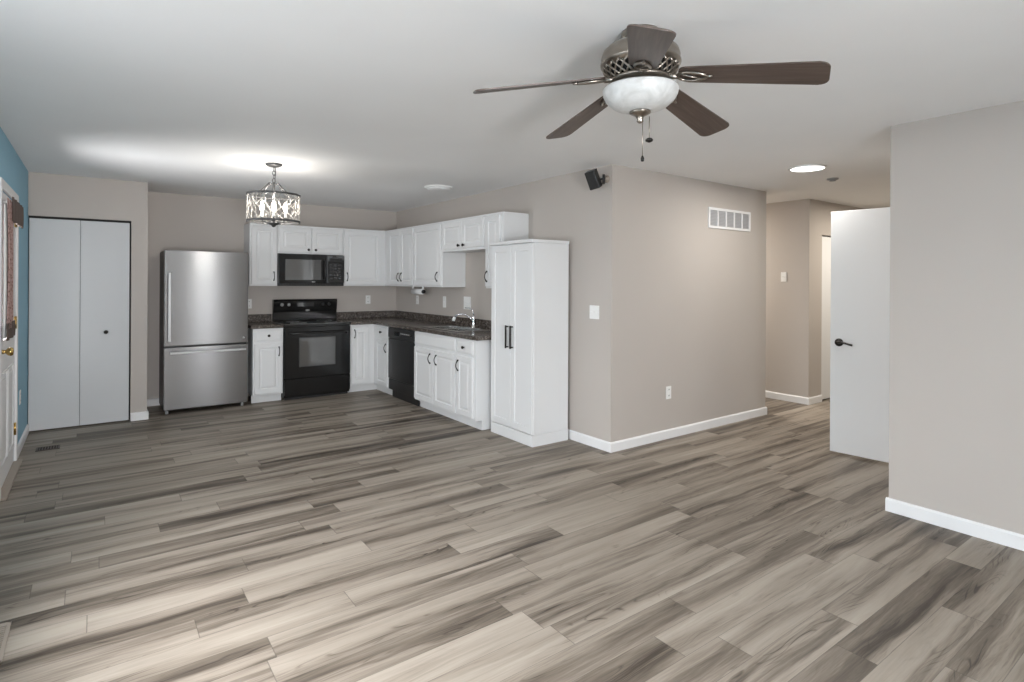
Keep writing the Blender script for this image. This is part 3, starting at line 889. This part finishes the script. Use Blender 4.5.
# satellite speaker
t = thing('speaker', 'small black satellite speaker high on the corner of the wall block', 'speaker', (XS, 3.45, 2.30))
MB().lathe([(0, 0), (.032, 0), (.030, .010), (.014, .014), (.010, .03), (0, .031)], 20, (0, 0, .02), '-X').build('mounting_plate', M_tan, t)
MB().tube([(-.028, 0, .02), (-.045, .0, .02), (-.062, .02, .012)], [.009, .011, .009], 10).tube([(-.042, 0, -.025), (-.042, 0, .055)], .011, 10).build('bracket', M_blackm, t)
MB().prism([(-.036, -.045), (.036, -.045), (.045, .045), (-.045, .045)], -.078, .078, bev=.006).xf(Matrix.Translation((-.115, .045, .012)) @ Matrix.Rotation(math.radians(-27), 4, 'Y') @ Matrix.Rotation(math.radians(20), 4, 'Z')).build('case', M_blackm, t)

# ------------------------------------------------------------------ lamps in the ceiling and unseen fills
t = thing('flush_light', 'small white flush dome light on the kitchen ceiling', 'ceiling light', (2.942, 5.345, CH))
MB().lathe([(0, 0), (.152, 0), (.152, -.012), (.140, -.018), (.130, -.018)], 40).build('trim_ring', M_white, t)
MB().lathe([(.131, -.016), (.11, -.030), (.07, -.038), (0, -.040)], 40).build('lens', M_seeded, t)
t = thing('disc_light', 'bright round flat light on the hall ceiling', 'ceiling light', (4.965, 2.466, CH))
MB().lathe([(0, 0), (.150, 0), (.148, -.010), (.134, -.014), (.132, -.010)], 40).build('trim_ring', M_white, t)
MB().lathe([(0, -.012), (.132, -.012), (.132, -.008)], 40).build('diffuser', M_led, t)
dl = area('disc_lamp', (4.965, 2.466, CH - .022), (0, 0, 0), .26, .26, 16, (1, .96, .91)); dl.data.shape = 'DISK'
dl = area('passage_fill', (6.30, 5.0, CH - .03), (0, 0, 0), .26, .26, 40, (1, .94, .86)); dl.data.shape = 'DISK'  # unseen fill without a fixture, added to brighten the shaded hall wall
dl = area('hall_fill', (7.45, 2.45, CH - .03), (0, 0, 0), .26, .26, 24, (1, .92, .80)); dl.data.shape = 'DISK'  # unseen fill without a fixture, added to warm the hall floor
t = thing('smoke_detector', 'small grey disc on the hall ceiling beyond the bright round light', 'detector', (5.675, 2.58, CH))
MB().lathe([(0, 0), (.05, 0), (.05, -.010), (.044, -.014), (0, -.016)], 28).build('case', M_grey, t)
MB().lathe([(.0, -.015), (.030, -.0155), (.028, -.026), (0, -.027)], 20).build('cap', M_grey, t)

# chandelier
CHX, CHY, CHA = 1.238, 5.166, -0.235
t = thing('chandelier', 'small round drum chandelier with wire lattice and candle bulbs', 'chandelier', (CHX, CHY, 0), CHA)
MB().lathe([(0, CH), (.068, CH), (.066, CH - .012), (.045, CH - .024), (.012, CH - .03), (0, CH - .032)], 28).build('canopy', M_iron, t)
m = MB(); z = CH - .028; k = 0
while z > 2.30:
    pts = []
    for i in range(14):
        a = 2 * PI * i / 14; u, v = .011 * math.cos(a), .021 * math.sin(a)
        pts.append((u if k % 2 else 0, 0 if k % 2 else u, z - .018 + v))
    m.tube(pts, .0032, 6, closed=True); z -= .033; k += 1
m.tube([(.012, 0, CH - .03), (.014, .006, 2.36), (.008, -.004, 2.28), (0, 0, 2.25)], .0028, 6)
m.build('chain', M_iron, t)
DR, DT, DB = .212, 2.172, 1.945
m = MB().lathe([(0, 2.285), (.010, 2.28), (.014, 2.262), (.010, 2.245), (.010, 1.93), (0, 1.93)], 14)
for i in range(4):
    a = PI / 4 + i * PI / 2; ca, sa = math.cos(a), math.sin(a)
    m.tube([(.01 * ca, .01 * sa, 2.262), (.05 * ca, .05 * sa, 2.272), (.09 * ca, .09 * sa, 2.235), (.14 * ca, .14 * sa, 2.19), (DR * ca, DR * sa, DT)], .005, 8)
m.build('frame', M_iron, t)
for zz in (DT, DB):
    MB().lathe([(DR - .004, zz - .008), (DR + .004, zz - .008), (DR + .004, zz + .008), (DR - .004, zz + .008), (DR - .004, zz - .008)], 56).build('ring', M_iron, t)
m = MB(); nW = 18
for s in (-1, 1):
    for i in range(nW):
        a0 = 2 * PI * i / nW; pts = []
        for j in range(9):
            q = j / 8; a = a0 + s * (2 * PI / nW) * (2.0 * q + .3 * math.sin(2 * PI * q + i * 1.7))
            pts.append((DR * math.cos(a), DR * math.sin(a), DB + (DT - DB) * q))
        m.tube(pts, .0030, 5)
m.build('lattice', M_wire, t)
m = MB()
for i in range(4):
    a = i * PI / 2 ; ca, sa = math.cos(a), math.sin(a)
    m.tube([(.008 * ca, .008 * sa, 1.955), (.05 * ca, .05 * sa, 1.935), (.09 * ca, .09 * sa, 1.95), (.094 * ca, .094 * sa, 1.985)], .005, 8)
m.lathe([(0, 1.895), (.012, 1.90), (.02, 1.912), (.055, 1.925), (.058, 1.932), (.02, 1.945), (0, 1.945)], 20)
m.build('arms', M_iron, t)
for i in range(4):
    a = i * PI / 2; x, y = .094 * math.cos(a), .094 * math.sin(a)
    s = MB().lathe([(0, 1.978), (.018, 1.98), (.014, 1.99), (.011, 1.992), (.011, 2.03), (0, 2.031)], 14, (x, y, 0)).build('candle_sleeve', M_white, t)
    MB().lathe([(0, 2.032), (.010, 2.035), (.019, 2.058), (.016, 2.085), (.006, 2.108), (0, 2.114)], 16, (x, y, 0)).build('bulb', M_bulb, s)
    wx = CHX + x * math.cos(CHA) - y * math.sin(CHA); wy = CHY + x * math.sin(CHA) + y * math.cos(CHA)
    point('chandelier_lamp', (wx, wy, 2.128), 1.9, (1, .95, .88), .012)

# ------------------------------------------------------------------ ceiling fan
FX, FY = 1.757, 1.538
t = thing('ceiling_fan', 'brushed nickel ceiling fan with five dark blades and frosted bowl', 'ceiling fan', (FX, FY, 0), math.radians(8))
MB().lathe([(0, CH), (.075, CH), (.078, CH - .012), (.068, CH - .030), (.045, CH - .042), (.034, CH - .050), (0, CH - .051)], 36).build('canopy', M_nickel, t)
MB().lathe([(.025, 2.398), (.060, 2.400), (.085, 2.391), (.125, 2.380), (.148, 2.360), (.155, 2.338), (.152, 2.322), (.158, 2.317), (.158, 2.308), (.150, 2.304), (.147, 2.296), (.05, 2.296)], 48).build('motor_housing', M_nickel, t)
MB().lathe([(.05, 2.295), (.130, 2.295), (.108, 2.246), (.05, 2.246)], 40).build('motor_core', M_dark, t)
m = MB()
n = 26
for s in (-1, 1):
    for i in range(n):
        pts = []
        for j in range(6):
            q = j / 5; a = 2 * PI * i / n + s * q * 2 * PI / n * 1.5
            r = .147 - .030 * q ** 1.5; pts.append((r * math.cos(a), r * math.sin(a), 2.298 - .050 * q))
        m.tube(pts, .0040, 6)
m.lathe([(.112, 2.250), (.122, 2.250), (.120, 2.238), (.06, 2.234), (.06, 2.250), (.112, 2.250)], 40)
m.build('vent_band', M_nickel, t)
MB().lathe([(.02, 2.236), (.074, 2.236), (.074, 2.228), (.082, 2.224), (.082, 2.216), (.066, 2.212), (.066, 2.195), (.02, 2.195)], 36).build('switch_housing', M_nickel, t)
R_IN, R_OUT = .155, .672
# blade outline
bl = []
for i in range(9):
    a = -PI / 2 + PI / 2 * i / 8; bl.append((R_OUT - .035 + .035 * math.cos(a), -.072 + .035 + .035 * math.sin(a)))
for i in range(9):
    a = PI / 2 * i / 8; bl.append((R_OUT - .035 + .035 * math.cos(a), .072 - .035 + .035 * math.sin(a)))
for i in range(7):
    a = PI / 2 + PI / 2 * i / 6; bl.append((R_IN + .03 + .03 * math.cos(a), .052 - .03 + .03 * math.sin(a)))
for i in range(7):
    a = PI + PI / 2 * i / 6; bl.append((R_IN + .03 + .03 * math.cos(a), -.052 + .03 + .03 * math.sin(a)))
blade0 = None
for i in range(5):
    if i == 0:
        blade0 = MB().prism(bl, -.003, .003, bev=.0015).build('blade', M_blade, t)
        mi = MB()
        lp = []
        for k in range(20):                     # open leaf-shaped plate under the blade root
            a = 2 * PI * k / 20; lp.append((.205 + .055 * math.cos(a), .028 * math.sin(a) * (1 - .25 * math.cos(a)), -.008))
        mi.tube(lp, .006, 8, closed=True)
        mi.tube([(.258, 0, -.008), (.280, 0, -.007)], [.007, .004], 8)
        mi.tube([(.17, -.018, -.009), (.205, 0, -.010), (.24, .018, -.009)], .004, 6)
        mi.tube([(.152, 0, -.008), (.12, 0, -.006), (.09, 0, -.006)], [.010, .011, .012], 8)
        mi.build('blade_iron', M_nickel, blade0)
        b = blade0
    else:
        b = blade0.copy(); COL.objects.link(b); b.parent = t
        for ch in blade0.children:
            c = ch.copy(); COL.objects.link(c); c.parent = b
    b.location = (0, 0, 2.270)
    b.rotation_euler = (Matrix.Rotation(2 * PI * i / 5, 4, 'Z') @ Matrix.Rotation(math.radians(8.8), 4, 'Y') @ Matrix.Rotation(math.radians(-13), 4, 'X')).to_euler()
MB().lathe([(.140, 2.210), (.149, 2.212), (.150, 2.206), (.147, 2.190), (.134, 2.166), (.105, 2.142), (.062, 2.127), (.02, 2.122), (0, 2.122)], 48).build('light_bowl', M_bowl, t)
MB().lathe([(0, 2.1225), (.042, 2.123), (.042, 2.117), (.030, 2.110), (.018, 2.105), (.012, 2.092), (.014, 2.084), (.006, 2.077), (0, 2.076)], 24).build('finial', M_nickel, t)
for (x, y, z1, big) in ((.0, -.012, 1.945, False), (.028, -.025, 2.015, True)):
    m = MB().tube([(x, y, 2.105), (x, y, z1)], .0016, 6)
    ch = m.build('pull_chain', M_nickel, t)
    if big: MB().lathe([(0, z1 - .016), (.014, z1 - .010), (.016, z1 - .004), (.010, z1 + .002), (0, z1 + .004)], 16, (x, y, 0)).build('pull_fob', M_bronze, ch)
    else: MB().lathe([(0, z1 - .024), (.006, z1 - .022), (.007, z1 - .010), (.003, z1), (0, z1 + .001)], 12, (x, y, 0)).build('pull_fob', M_bronze, ch)
